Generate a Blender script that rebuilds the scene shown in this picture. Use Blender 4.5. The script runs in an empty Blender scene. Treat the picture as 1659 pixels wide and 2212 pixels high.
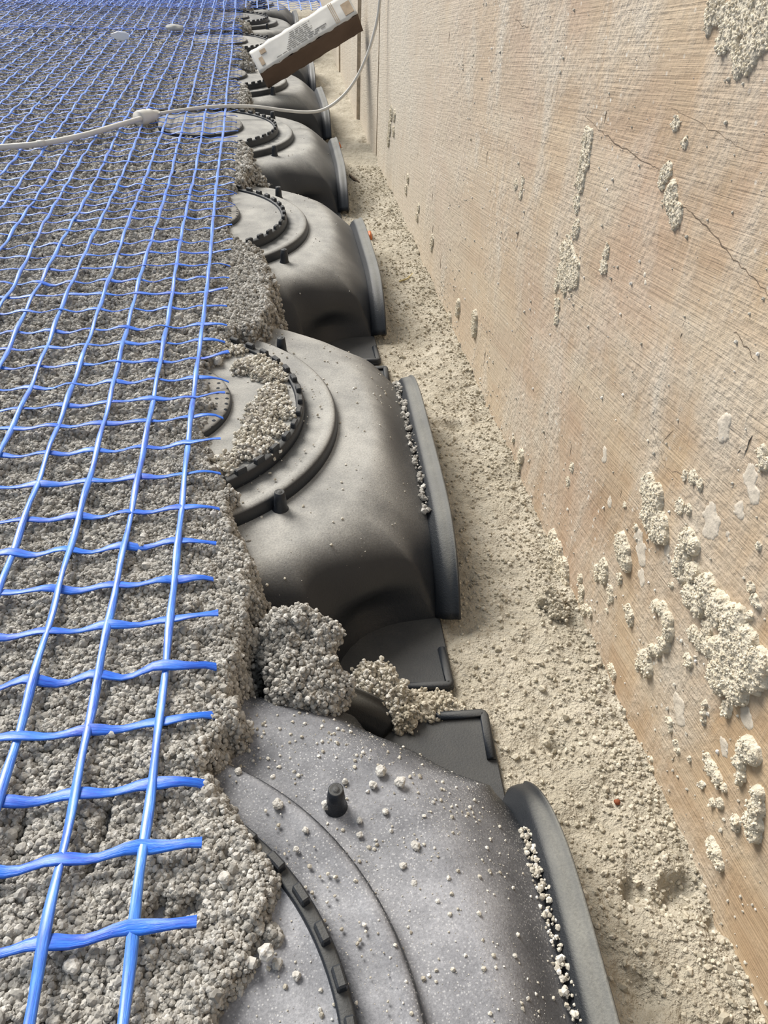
import bpy, bmesh, math, random
import numpy as np
from mathutils import Vector, Matrix, Euler

random.seed(7)
rng = np.random.default_rng(11)
scene = bpy.context.scene
COL = scene.collection

# ------------------------------------------------------------------ camera
# X runs towards the plywood, Y along it (away), Z up, floor at 0; metres
FPX, IW, IH = 1661.0, 1659.0, 2212.0
YAW, PITCH, ROLL = 0.16127, 0.68465, math.radians(2.5)
CAM = np.array([0.0, 0.0, 0.47])
_f = np.array([math.sin(YAW)*math.cos(PITCH), math.cos(YAW)*math.cos(PITCH), -math.sin(PITCH)])
_r = np.array([math.cos(YAW), -math.sin(YAW), 0.0])
_u = np.cross(_r, _f)
AR = _r*math.cos(ROLL) + _u*math.sin(ROLL)
AU = -_r*math.sin(ROLL) + _u*math.cos(ROLL)
AF = _f
cam_data = bpy.data.cameras.new('camera')
cam_data.sensor_fit = 'VERTICAL'
cam_data.sensor_height = 24.0
cam_data.lens = 24.0*FPX/IH
cam_data.clip_start = 0.01
cam_data.clip_end = 50
cam = bpy.data.objects.new('camera', cam_data)
COL.objects.link(cam)
M = Matrix(((AR[0], AU[0], -AF[0], CAM[0]), (AR[1], AU[1], -AF[1], CAM[1]), (AR[2], AU[2], -AF[2], CAM[2]), (0, 0, 0, 1)))
cam.matrix_world = M
scene.camera = cam

# ------------------------------------------------------------------ light
world = bpy.data.worlds.new('sky')
scene.world = world
world.use_nodes = True
_bg = world.node_tree.nodes['Background']
_bg.inputs['Color'].default_value = (0.78, 0.88, 1.0, 1)
_bg.inputs['Strength'].default_value = 0.48
sun_d = bpy.data.lights.new('sun', 'SUN')
sun_d.energy = 5.0
sun_d.angle = math.radians(30)
sun_d.color = (1.0, 0.955, 0.89)
sun = bpy.data.objects.new('sun', sun_d)
COL.objects.link(sun)
sun.rotation_euler = Vector((0.52, -0.72, -0.80)).to_track_quat('-Z', 'Y').to_euler()
sun.location = (-2, 3, 4)
scene.view_settings.view_transform = 'Standard'
scene.view_settings.look = 'None'
scene.view_settings.gamma = 1
scene.view_settings.use_curve_mapping = False
scene.view_settings.exposure = 0.15
scene.cycles.max_bounces = 4
scene.cycles.diffuse_bounces = 2
scene.cycles.use_adaptive_sampling = True
scene.cycles.adaptive_threshold = 0.03
scene.cycles.glossy_bounces = 2

# ------------------------------------------------------------------ measuring helpers (used to place things at their real spots)
def ray(x, y):
    return AF + AR*(x-IW/2)/FPX - AU*(y-IH/2)/FPX
def on_z(x, y, z):
    d = ray(x, y); return CAM + d*(z-CAM[2])/d[2]
def on_x(x, y, X):
    d = ray(x, y); return CAM + d*(X-CAM[0])/d[0]
def on_y(x, y, Y):
    d = ray(x, y); return CAM + d*(Y-CAM[1])/d[1]

# ------------------------------------------------------------------ numpy noise
def _hash(i, j, k, seed):
    n = (i*374761393 + j*668265263 + k*2147483647 + seed*1274126177) & 0xFFFFFFFF
    n = ((n ^ (n >> 13))*1274126177) & 0xFFFFFFFF
    n = n ^ (n >> 16)
    return (n & 0xFFFF)/65535.0
def vnoise(p, seed=0):
    p = np.asarray(p, float)
    b = np.floor(p).astype(np.int64); f = p-b
    f = f*f*(3-2*f)
    out = 0
    for dx in (0, 1):
        for dy in (0, 1):
            for dz in (0, 1):
                w = (f[..., 0] if dx else 1-f[..., 0])*(f[..., 1] if dy else 1-f[..., 1])*(f[..., 2] if dz else 1-f[..., 2])
                out = out + w*_hash(b[..., 0]+dx, b[..., 1]+dy, b[..., 2]+dz, seed)
    return out*2-1
def fbm(p, octaves=4, seed=0, gain=0.5):
    p = np.asarray(p, float); a = 1.0; s = 0; t = 0
    for o in range(octaves):
        s = s + a*vnoise(p*(2.03**o)+o*17.3, seed+o); t += a; a *= gain
    return s/t
def fbm2(x, y, scale, octaves=4, seed=0, gain=0.5):
    p = np.stack([np.asarray(x)*scale, np.asarray(y)*scale, np.zeros_like(np.asarray(x, float))+seed*3.7], -1)
    return fbm(p, octaves, seed, gain)
def sstep(a, b, x):
    t = np.clip((x-a)/(b-a), 0, 1); return t*t*(3-2*t)

# ------------------------------------------------------------------ materials
def new_mat(name):
    m = bpy.data.materials.new(name); m.use_nodes = True
    nt = m.node_tree
    bs = nt.nodes['Principled BSDF']
    return m, nt, bs
def N(nt, t, **kw):
    n = nt.nodes.new(t)
    for k, v in kw.items():
        if k == 'inp':
            for a, b in v.items(): n.inputs[a].default_value = b
        else: setattr(n, k, v)
    return n
def ramp(nt, fac, stops, interp='LINEAR'):
    r = N(nt, 'ShaderNodeValToRGB'); r.color_ramp.interpolation = interp
    els = r.color_ramp.elements
    while len(els) < len(stops): els.new(0.5)
    for e, (p, c) in zip(els, stops):
        e.position = p; e.color = (*c, 1) if len(c) == 3 else c
    nt.links.new(fac, r.inputs[0]); return r.outputs[0]
def mix(nt, fac, a, b, blend='MIX'):
    m = N(nt, 'ShaderNodeMix', data_type='RGBA', blend_type=blend)
    for sock, v in ((m.inputs[0], fac), (m.inputs[6], a), (m.inputs[7], b)):
        if isinstance(v, (int, float)): sock.default_value = v
        elif isinstance(v, tuple): sock.default_value = (*v, 1)
        else: nt.links.new(v, sock)
    return m.outputs[2]
def math_n(nt, op, a, b=0.0, c=None, clamp=False):
    m = N(nt, 'ShaderNodeMath', operation=op, use_clamp=clamp)
    for i, v in enumerate((a, b) if c is None else (a, b, c)):
        if isinstance(v, (int, float)): m.inputs[i].default_value = v
        else: nt.links.new(v, m.inputs[i])
    return m.outputs[0]
def noise(nt, vec, scale, detail=4, rough=0.55, dist=0.0):
    n = N(nt, 'ShaderNodeTexNoise', inp={'Scale': scale, 'Detail': detail, 'Roughness': rough, 'Distortion': dist})
    if vec is not None: nt.links.new(vec, n.inputs['Vector'])
    return n.outputs[0]
def bump(nt, bs, h, dist, strength=1.0):
    b = N(nt, 'ShaderNodeBump', inp={'Strength': strength, 'Distance': dist})
    nt.links.new(h, b.inputs['Height']); nt.links.new(b.outputs[0], bs.inputs['Normal'])
def mapping(nt, vec, scale=(1, 1, 1), rot=(0, 0, 0), loc=(0, 0, 0)):
    m = N(nt, 'ShaderNodeMapping')
    m.inputs['Scale'].default_value = scale; m.inputs['Rotation'].default_value = rot; m.inputs['Location'].default_value = loc
    nt.links.new(vec, m.inputs['Vector']); return m.outputs[0]
def obj_coord(nt): return N(nt, 'ShaderNodeTexCoord').outputs['Object']
def world_pos(nt): return N(nt, 'ShaderNodeNewGeometry').outputs['Position']

def mat_grain(name, cols, rough=0.92):
    m, nt, bs = new_mat(name)
    oi = N(nt, 'ShaderNodeObjectInfo')
    c = ramp(nt, oi.outputs['Random'], cols)
    nz = noise(nt, world_pos(nt), 420, 2)
    c = mix(nt, 0.45, c, ramp(nt, nz, [(0.3, (0.62, 0.6, 0.57)), (0.7, (1.25, 1.22, 1.15))]), 'MULTIPLY')
    nt.links.new(c, bs.inputs['Base Color'])
    bs.inputs['Roughness'].default_value = rough
    bs.inputs['Specular IOR Level'].default_value = 0.2
    return m
M_GRAIN = mat_grain('screed_grain', [(0.0, (0.25, 0.24, 0.222)), (0.35, (0.36, 0.347, 0.322)), (0.75, (0.44, 0.426, 0.398)), (1.0, (0.58, 0.567, 0.54))])
M_PALE = mat_grain('pale_grain', [(0.0, (0.42, 0.39, 0.33)), (0.6, (0.60, 0.57, 0.50)), (1.0, (0.78, 0.76, 0.72))])
M_SAND = mat_grain('floor_grain', [(0.0, (0.40, 0.365, 0.29)), (0.5, (0.52, 0.475, 0.385)), (1.0, (0.62, 0.575, 0.485))])

M_MGRAIN = mat_grain('mortar_grain', [(0.0, (0.62, 0.545, 0.42)), (0.5, (0.72, 0.65, 0.52)), (1.0, (0.80, 0.74, 0.62))])
def mat_screed():
    m, nt, bs = new_mat('screed')
    p = world_pos(nt)
    v = N(nt, 'ShaderNodeTexVoronoi', inp={'Scale': 210.0}); nt.links.new(p, v.inputs['Vector'])
    v2 = N(nt, 'ShaderNodeTexVoronoi', inp={'Scale': 90.0}); nt.links.new(p, v2.inputs['Vector'])
    c = ramp(nt, noise(nt, p, 60, 5), [(0.3, (0.19, 0.172, 0.145)), (0.7, (0.36, 0.33, 0.285))])
    nt.links.new(c, bs.inputs['Base Color'])
    bs.inputs['Roughness'].default_value = 0.95
    h = math_n(nt, 'ADD', math_n(nt, 'MULTIPLY', v.outputs[0], -0.6), math_n(nt, 'MULTIPLY', v2.outputs[0], -1.0))
    bump(nt, bs, h, 0.006)
    return m
M_SCREED = mat_screed()

def mat_floor():
    m, nt, bs = new_mat('dusty_floor')
    p = world_pos(nt)
    a = ramp(nt, noise(nt, p, 14, 6, 0.6), [(0.3, (0.43, 0.385, 0.30)), (0.55, (0.53, 0.48, 0.385)), (0.75, (0.64, 0.59, 0.49))])
    b = ramp(nt, noise(nt, p, 130, 5, 0.65), [(0.32, (0.66, 0.63, 0.58)), (0.5, (1, 1, 1)), (0.75, (1.1, 1.1, 1.08))])  # dark specks paint tiny shadows into the floor colour
    nt.links.new(mix(nt, 0.75, a, b, 'MULTIPLY'), bs.inputs['Base Color'])
    bs.inputs['Roughness'].default_value = 0.95
    h = math_n(nt, 'ADD', noise(nt, p, 90, 6, 0.65), math_n(nt, 'MULTIPLY', noise(nt, p, 420, 3), 0.4))
    bump(nt, bs, h, 0.007)
    return m
M_FLOOR = mat_floor()

def mat_plastic(name, dust_hi, dust_lo, base, dust_amt=1.0, speck=0.0):
    m, nt, bs = new_mat(name)
    geo = N(nt, 'ShaderNodeNewGeometry')
    sep = N(nt, 'ShaderNodeSeparateXYZ'); nt.links.new(geo.outputs['Normal'], sep.inputs[0])
    oc = geo.outputs['Position']
    up = N(nt, 'ShaderNodeMapRange', interpolation_type='SMOOTHSTEP', inp={'From Min': 0.56 if speck else 0.62, 'From Max': 0.97})
    nt.links.new(sep.outputs['Z'], up.inputs['Value'])
    n1 = noise(nt, oc, 10 if speck else 16, 7, 0.66)
    n1r = N(nt, 'ShaderNodeMapRange', inp={'From Min': 0.28, 'From Max': 0.62, 'To Min': 0.15 if speck else 0.45, 'To Max': 1.0}); nt.links.new(n1, n1r.inputs['Value'])
    fac = math_n(nt, 'MULTIPLY', math_n(nt, 'MULTIPLY', up.outputs[0], n1r.outputs[0]), dust_amt, clamp=True)
    fine = noise(nt, oc, 700, 3, 0.7)
    finer = N(nt, 'ShaderNodeMapRange', inp={'From Min': 0.3, 'From Max': 0.7, 'To Min': 0.7, 'To Max': 1.15}); nt.links.new(fine, finer.inputs['Value'])
    fac = math_n(nt, 'MULTIPLY', fac, finer.outputs[0], clamp=True)
    # thin film everywhere
    fac = math_n(nt, 'MAXIMUM', fac, math_n(nt, 'MULTIPLY', noise(nt, oc, 30, 4), 0.03))
    dust = mix(nt, noise(nt, oc, 40, 5), dust_lo, dust_hi)
    c = mix(nt, fac, base, dust)
    if speck:
        v = N(nt, 'ShaderNodeTexVoronoi', inp={'Scale': 620.0}); nt.links.new(oc, v.inputs['Vector'])
        s = ramp(nt, v.outputs['Distance'], [(0.08, (1, 1, 1)), (0.34, (0, 0, 0))])
        s = math_n(nt, 'MULTIPLY', s, math_n(nt, 'MULTIPLY', ramp(nt, noise(nt, oc, 24, 4), [(0.36, (0, 0, 0)), (0.56, (1, 1, 1))]), speck))
        c = mix(nt, s, c, (0.6, 0.6, 0.6))
    nt.links.new(c, bs.inputs['Base Color'])
    r = N(nt, 'ShaderNodeMapRange', inp={'To Min': 0.42, 'To Max': 0.95}); nt.links.new(fac, r.inputs['Value'])
    nt.links.new(r.outputs[0], bs.inputs['Roughness'])
    bs.inputs['Specular IOR Level'].default_value = 0.45
    bump(nt, bs, fine, 0.0005, 0.6)
    return m
PB = (0.013, 0.017, 0.024)
M_PL = mat_plastic('dusty_black_plastic', (0.53, 0.515, 0.475), (0.335, 0.328, 0.305), PB, 0.98)
M_PL1 = mat_plastic('dusty_black_plastic_speckled', (0.50, 0.505, 0.53), (0.24, 0.24, 0.26), PB, 0.92, 0.7)
M_RIM = mat_plastic('rim_plastic', (0.34, 0.335, 0.30), (0.17, 0.17, 0.155), (0.014, 0.017, 0.022), 0.8)
M_PLD = mat_plastic('bare_black_plastic', (0.16, 0.155, 0.14), (0.08, 0.078, 0.072), PB, 0.6)

def mat_perforated():
    m = mat_plastic('perforated_plastic', (0.44, 0.415, 0.365), (0.28, 0.265, 0.24), PB, 0.95)
    nt = m.node_tree; bs = nt.nodes['Principled BSDF']
    oc = obj_coord(nt)
    src = bs.inputs['Base Color'].links[0].from_socket
    s = N(nt, 'ShaderNodeSeparateXYZ'); nt.links.new(oc, s.inputs[0])
    fx = math_n(nt, 'SINE', math_n(nt, 'MULTIPLY', s.outputs[0], 2*math.pi/0.009))
    fy = math_n(nt, 'SINE', math_n(nt, 'MULTIPLY', s.outputs[1], 2*math.pi/0.009))
    d = math_n(nt, 'ADD', fx, fy)
    hole = ramp(nt, d, [(0.0, (0, 0, 0)), (1.0, (0, 0, 0))])
    g = math_n(nt, 'GREATER_THAN', d, 1.35)
    nt.links.new(mix(nt, g, src, PB), bs.inputs['Base Color'])
    return m
M_PERF = mat_perforated()

def mat_plywood():
    m, nt, bs = new_mat('weathered_plywood')
    p = world_pos(nt)
    # grain runs along the sheet with a slight fall
    g = mapping(nt, p, (1, 1, 1), (math.radians(9), 0, 0))
    gs = mapping(nt, g, (10, 3.5, 26))
    warp = noise(nt, mapping(nt, g, (3, 3, 7)), 1.0, 3)
    g1 = noise(nt, gs, 1.0, 6, 0.6, 0.6)
    gf = noise(nt, mapping(nt, g, (60, 14, 560)), 1.0, 4, 0.6, 0.3)
    base = ramp(nt, g1, [(0.25, (0.36, 0.235, 0.13)), (0.45, (0.45, 0.32, 0.20)), (0.6, (0.52, 0.40, 0.27)), (0.8, (0.57, 0.47, 0.345))])
    pink = ramp(nt, noise(nt, p, 6.5, 3), [(0.36, (1.04, 0.97, 0.86)), (0.5, (1.0, 1.0, 1.0)), (0.64, (1.0, 0.93, 0.94))])
    base = mix(nt, 1.0, base, pink, 'MULTIPLY')
    fineL = ramp(nt, gf, [(0.30, (0.62, 0.56, 0.48)), (0.46, (1, 1, 1)), (0.62, (1.06, 1.06, 1.05)), (0.74, (1.35, 1.38, 1.4))])
    base = mix(nt, 0.42, base, fineL, 'MULTIPLY')
    # lime haze: cloudy, runs downward
    hz = noise(nt, mapping(nt, p, (12, 12, 6)), 1.0, 7, 0.62, 0.4)
    hzf = ramp(nt, hz, [(0.38, (0, 0, 0)), (0.66, (0.9, 0.9, 0.9))])
    # the sheet is more limed towards its far end
    sy = N(nt, 'ShaderNodeSeparateXYZ'); nt.links.new(p, sy.inputs[0])
    far = N(nt, 'ShaderNodeMapRange', inp={'From Min': 0.35, 'From Max': 1.5, 'To Min': 0.12, 'To Max': 0.95}); nt.links.new(sy.outputs[1], far.inputs['Value'])
    hf = math_n(nt, 'MAXIMUM', hzf, math_n(nt, 'MULTIPLY', far.outputs[0], math_n(nt, 'ADD', 0.5, hz)), clamp=True)
    c = mix(nt, hf, base, (0.585, 0.52, 0.425))
    sp = N(nt, 'ShaderNodeTexVoronoi', inp={'Scale': 120.0}); nt.links.new(p, sp.inputs['Vector'])
    spk = ramp(nt, sp.outputs['Distance'], [(0.10, (1, 1, 1)), (0.2, (0, 0, 0))])
    spk = math_n(nt, 'MULTIPLY', spk, ramp(nt, noise(nt, p, 11, 4), [(0.48, (0, 0, 0)), (0.62, (1, 1, 1))]))
    c = mix(nt, spk, c, (0.72, 0.68, 0.6))
    # small gouges
    gg = noise(nt, mapping(nt, p, (60, 70, 22)), 1.0, 3, 0.5)
    gm = ramp(nt, gg, [(0.24, (1, 1, 1)), (0.275, (0, 0, 0))])
    c = mix(nt, gm, c, (0.20, 0.15, 0.10))
    nt.links.new(c, bs.inputs['Base Color'])
    bs.inputs['Roughness'].default_value = 0.85
    h = math_n(nt, 'ADD', math_n(nt, 'MULTIPLY', gf, 0.28), math_n(nt, 'ADD', math_n(nt, 'MULTIPLY', noise(nt, p, 160, 5), math_n(nt, 'ADD', 0.15, hzf)), math_n(nt, 'MULTIPLY', gm, -1.0)))
    bump(nt, bs, h, 0.0028)
    return m
M_PLY = mat_plywood()

def mat_simple(name, col, rough=0.6, nscale=60, var=0.25, bumpd=0.0005, **kw):
    m, nt, bs = new_mat(name)
    n = noise(nt, world_pos(nt), nscale, 5)
    lo = tuple(x*(1-var) for x in col); hi = tuple(min(1, x*(1+var)) for x in col)
    nt.links.new(ramp(nt, n, [(0.3, lo), (0.7, hi)]), bs.inputs['Base Color'])
    bs.inputs['Roughness'].default_value = rough
    for k, v in kw.items(): bs.inputs[k].default_value = v
    bump(nt, bs, n, bumpd)
    return m
M_EDGE = mat_simple('plywood_edge', (0.55, 0.46, 0.35), 0.9, 90)
M_MORTAR = mat_simple('mortar', (0.70, 0.625, 0.49), 0.95, 260, 0.22, 0.004)
M_LIME = mat_simple('lime_smear', (0.62, 0.55, 0.45), 0.9, 150, 0.12, 0.0012)
M_CRACK = mat_simple('split_wood', (0.15, 0.11, 0.075), 0.95, 90)
M_CORD = mat_simple('ivory_rubber', (0.66, 0.63, 0.57), 0.5, 40, 0.1, 0.0002)
M_CARDW = mat_simple('white_card', (0.62, 0.60, 0.555), 0.75, 30, 0.1, 0.0003)
M_CARDB = mat_simple('brown_card', (0.13, 0.085, 0.06), 0.85, 30, 0.12, 0.0003)
M_INK = mat_simple('grey_print', (0.20, 0.195, 0.185), 0.8, 120, 0.5)
M_TAPE = mat_simple('torn_paper', (0.42, 0.32, 0.22), 0.85, 60, 0.2)
M_SHARD = mat_simple('milky_plastic', (0.72, 0.74, 0.78), 0.3, 30, 0.05)
M_STONE = mat_simple('pale_stone', (0.46, 0.45, 0.42), 0.9, 60, 0.15)
M_ORANGE = mat_simple('orange_plastic', (0.55, 0.14, 0.03), 0.5, 60, 0.1)
M_RUST = mat_simple('rust', (0.22, 0.06, 0.02), 0.8, 60, 0.1)
M_STRAW = mat_simple('straw', (0.52, 0.42, 0.2), 0.8, 60, 0.1)

def mat_fibre(name, deep, light, coat, sheen):
    m, nt, bs = new_mat(name)
    uv = N(nt, 'ShaderNodeUVMap')
    n = noise(nt, mapping(nt, uv.outputs[0], (55, 3.2, 1)), 1.0, 4, 0.6)
    n2 = noise(nt, world_pos(nt), 34, 3)
    f = math_n(nt, 'ADD', math_n(nt, 'MULTIPLY', n, 0.65), math_n(nt, 'MULTIPLY', n2, 0.35))
    nt.links.new(ramp(nt, f, [(0.34, deep), (0.60, light), (0.74, tuple(min(1, x*1.35+0.12) for x in light))]), bs.inputs['Base Color'])
    bs.inputs['Roughness'].default_value = 0.42
    bs.inputs['Coat Weight'].default_value = coat
    bs.inputs['Coat Roughness'].default_value = 0.3
    bs.inputs['Sheen Weight'].default_value = sheen; bs.inputs['Sheen Roughness'].default_value = 0.35
    bs.inputs['Sheen Tint'].default_value = (0.85, 0.92, 1.0, 1)
    bump(nt, bs, n, 0.0004)
    return m
M_WEFT = mat_fibre('blue_fibre_tape', (0.004, 0.038, 0.45), (0.02, 0.20, 0.86), 0.25, 0.05)
M_WARP = mat_fibre('blue_fibre_cord', (0.010, 0.07, 0.60), (0.06, 0.28, 0.93), 0.8, 0.45)

# ------------------------------------------------------------------ object helpers
def put(name, me, mat=None, parent=None, loc=None, rot=None, smooth=False):
    o = bpy.data.objects.new(name, me); COL.objects.link(o)
    if mat is not None and not me.materials: me.materials.append(mat)
    if parent is not None: o.parent = parent
    if loc is not None: o.location = loc
    if rot is not None: o.rotation_euler = rot
    if smooth: me.polygons.foreach_set('use_smooth', [True]*len(me.polygons))
    return o
def tag(o, label=None, cat=None, group=None, kind=None):
    if label: o['label'] = label
    if cat: o['category'] = cat
    if group: o['group'] = group
    if kind: o['kind'] = kind
    return o
def empty(name, loc=(0, 0, 0), rot=(0, 0, 0)):
    o = bpy.data.objects.new(name, None); COL.objects.link(o)
    o.location = loc; o.rotation_euler = rot; o.empty_display_size = 0.02
    return o
def mesh_from(name, verts, faces):
    me = bpy.data.meshes.new(name)
    me.from_pydata([tuple(map(float, v)) for v in verts], [], [tuple(map(int, f)) for f in faces])
    me.validate(); me.update(); return me
def grid_mesh(name, P, mask=None, wrap_u=False):
    """P: array (nu, nv, 3) -> quad grid"""
    nu, nv = P.shape[:2]
    idx = np.arange(nu*nv).reshape(nu, nv)
    a = idx[:-1, :-1]; b = idx[1:, :-1]; c = idx[1:, 1:]; d = idx[:-1, 1:]
    q = np.stack([a, b, c, d], -1).reshape(-1, 4)
    if wrap_u:
        q2 = np.stack([idx[-1, :-1], idx[0, :-1], idx[0, 1:], idx[-1, 1:]], -1)
        q = np.concatenate([q, q2])
    if mask is not None:
        mk = mask.reshape(-1); q = q[mk[q].any(1)]
    V = P.reshape(-1, 3)
    if mask is not None:
        used = np.unique(q); re = -np.ones(len(V), int); re[used] = np.arange(len(used)); V = V[used]; q = re[q]
    me = bpy.data.meshes.new(name)
    me.vertices.add(len(V)); me.vertices.foreach_set('co', V.astype(np.float32).ravel())
    me.loops.add(q.size); me.loops.foreach_set('vertex_index', q.astype(np.int32).ravel())
    me.polygons.add(len(q)); me.polygons.foreach_set('loop_start', np.arange(0, q.size, 4, dtype=np.int32))
    me.polygons.foreach_set('loop_total', np.full(len(q), 4, np.int32))
    me.update(calc_edges=True); me.validate()
    return me
def lathe(name, prof, n=96, closed_top=False):
    th = np.linspace(0, 2*math.pi, n, endpoint=False)
    P = np.array([[(r*math.cos(t), r*math.sin(t), z) for r, z in prof] for t in th])
    me = grid_mesh(name, P, wrap_u=True)
    return me
def box_mesh(name, sx, sy, sz, bev=0.0, z0=0.0):
    bm = bmesh.new()
    bmesh.ops.create_cube(bm, size=1)
    for v in bm.verts: v.co = Vector((v.co.x*sx, v.co.y*sy, (v.co.z+0.5)*sz+z0))
    if bev: bmesh.ops.bevel(bm, geom=bm.edges[:], offset=bev, segments=2, affect='EDGES', profile=0.6)
    me = bpy.data.meshes.new(name); bm.to_mesh(me); bm.free(); return me
def tube(name, pts, rad, n=10, caps=True):
    pts = [Vector(p) for p in pts]; m = len(pts)
    rad = rad if hasattr(rad, '__len__') else [rad]*m
    bm = bmesh.new(); rings = []
    up = Vector((0.02, 0.03, 1))
    for i, p in enumerate(pts):
        t = (pts[min(i+1, m-1)]-pts[max(i-1, 0)]).normalized()
        s = t.cross(up).normalized(); w = s.cross(t)
        rings.append([bm.verts.new(p+(s*math.cos(a)+w*math.sin(a))*rad[i]) for a in [2*math.pi*k/n for k in range(n)]])
    for i in range(m-1):
        for k in range(n):
            bm.faces.new((rings[i][k], rings[i][(k+1) % n], rings[i+1][(k+1) % n], rings[i+1][k]))
    if caps:
        bm.faces.new(rings[0][::-1]); bm.faces.new(rings[-1])
    bmesh.ops.recalc_face_normals(bm, faces=bm.faces[:])
    me = bpy.data.meshes.new(name); bm.to_mesh(me); bm.free(); return me
def spline(pts, n):
    """Catmull-Rom through pts, n samples per span"""
    P = [np.array(p, float) for p in pts]; P = [2*P[0]-P[1]]+P+[2*P[-1]-P[-2]]
    out = []
    for i in range(1, len(P)-2):
        for k in range(n):
            t = k/n; a, b, c, d = P[i-1:i+3]
            out.append(0.5*((2*b)+(-a+c)*t+(2*a-5*b+4*c-d)*t*t+(-a+3*b-3*c+d)*t**3))
    out.append(P[-2]); return out

# scattered grains: a cloud of points that carries rough little stones
_trees = {}
def grain_tree(mat, sub):
    key = (mat.name, sub)
    if key in _trees: return _trees[key]
    ng = bpy.data.node_groups.new('grains_'+mat.name, 'GeometryNodeTree')
    ng.interface.new_socket('Geometry', in_out='INPUT', socket_type='NodeSocketGeometry')
    ng.interface.new_socket('Geometry', in_out='OUTPUT', socket_type='NodeSocketGeometry')
    nd, lk = ng.nodes, ng.links
    gi = nd.new('NodeGroupInput'); go = nd.new('NodeGroupOutput')
    join = nd.new('GeometryNodeJoinGeometry')
    for k in range(6):
        ico = nd.new('GeometryNodeMeshIcoSphere'); ico.inputs['Radius'].default_value = 1.0; ico.inputs['Subdivisions'].default_value = sub
        sp = nd.new('GeometryNodeSetPosition')
        nz = nd.new('ShaderNodeTexNoise'); nz.noise_dimensions = '4D'; nz.inputs['W'].default_value = k*9.7+1.3
        nz.inputs['Scale'].default_value = 1.15; nz.inputs['Detail'].default_value = 2.0
        pos = nd.new('GeometryNodeInputPosition')
        lk.new(pos.outputs[0], nz.inputs['Vector'])
        mr = nd.new('ShaderNodeMapRange'); mr.inputs['From Min'].default_value = 0.25; mr.inputs['From Max'].default_value = 0.75
        mr.inputs['To Min'].default_value = 0.45; mr.inputs['To Max'].default_value = 1.35
        lk.new(nz.outputs[0], mr.inputs['Value'])
        sc = nd.new('ShaderNodeVectorMath'); sc.operation = 'SCALE'
        lk.new(pos.outputs[0], sc.inputs[0]); lk.new(mr.outputs[0], sc.inputs['Scale'])
        lk.new(sc.outputs[0], sp.inputs['Position']); lk.new(ico.outputs['Mesh'], sp.inputs['Geometry'])
        sm = nd.new('GeometryNodeSetMaterial'); sm.inputs['Material'].default_value = mat
        lk.new(sp.outputs[0], sm.inputs['Geometry'])
        g2 = nd.new('GeometryNodeGeometryToInstance')
        lk.new(sm.outputs[0], g2.inputs[0]); lk.new(g2.outputs[0], join.inputs[0])
    iop = nd.new('GeometryNodeInstanceOnPoints')
    iop.inputs['Pick Instance'].default_value = True
    lk.new(gi.outputs[0], iop.inputs['Points']); lk.new(join.outputs[0], iop.inputs['Instance'])
    at = nd.new('GeometryNodeInputNamedAttribute'); at.data_type = 'FLOAT'; at.inputs['Name'].default_value = 'sc'
    lk.new(at.outputs['Attribute'], iop.inputs['Scale'])
    rv = nd.new('FunctionNodeRandomValue'); rv.data_type = 'FLOAT_VECTOR'
    rv.inputs['Max'].default_value = (6.283, 6.283, 6.283)
    lk.new(rv.outputs[0], iop.inputs['Rotation'])
    ri = nd.new('FunctionNodeRandomValue'); ri.data_type = 'INT'
    for s in ri.inputs:
        if s.type == 'INT' and s.name == 'Max': s.default_value = 5
        if s.type == 'INT' and s.name == 'Min': s.default_value = 0
    lk.new(ri.outputs[2], iop.inputs['Instance Index'])
    lk.new(iop.outputs[0], go.inputs[0])
    _trees[key] = ng; return ng
def grains(name, pts, sizes, mat, parent=None, sub=2):
    me = bpy.data.meshes.new(name)
    pts = np.asarray(pts, np.float32); sizes = np.asarray(sizes, np.float32)
    me.vertices.add(len(pts)); me.vertices.foreach_set('co', pts.ravel())
    a = me.attributes.new('sc', 'FLOAT', 'POINT'); a.data.foreach_set('value', sizes)
    me.materials.append(mat)
    o = bpy.data.objects.new(name, me); COL.objects.link(o)
    if parent is not None: o.parent = parent
    md = o.modifiers.new('grains', 'NODES'); md.node_group = grain_tree(mat, sub)
    o['kind'] = 'stuff'
    return o

# ------------------------------------------------------------------ layout
WALL_X = 0.237
#         x       y      turn(deg)
FORMERS = [(-0.125, 0.096, -3.4), (-0.1215, 0.604, -2.0), (-0.119, 1.102, 0.0), (-0.118, 1.597, -0.6), (-0.112, 2.092, 0.5), (-0.112, 2.588, -0.4), (-0.108, 3.085, 0.6), (-0.11, 3.582, 0.0)]
# how far right the screed lies on each lid, and into each valley beyond it
LID_EDGE = [-0.045, -0.062, -0.058, -0.205, -0.075, -0.195, -0.14, -0.10]
VALLEY_EDGE = [-0.026, -0.002, -0.022, -0.03, -0.035, -0.03, -0.03, -0.03]

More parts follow.
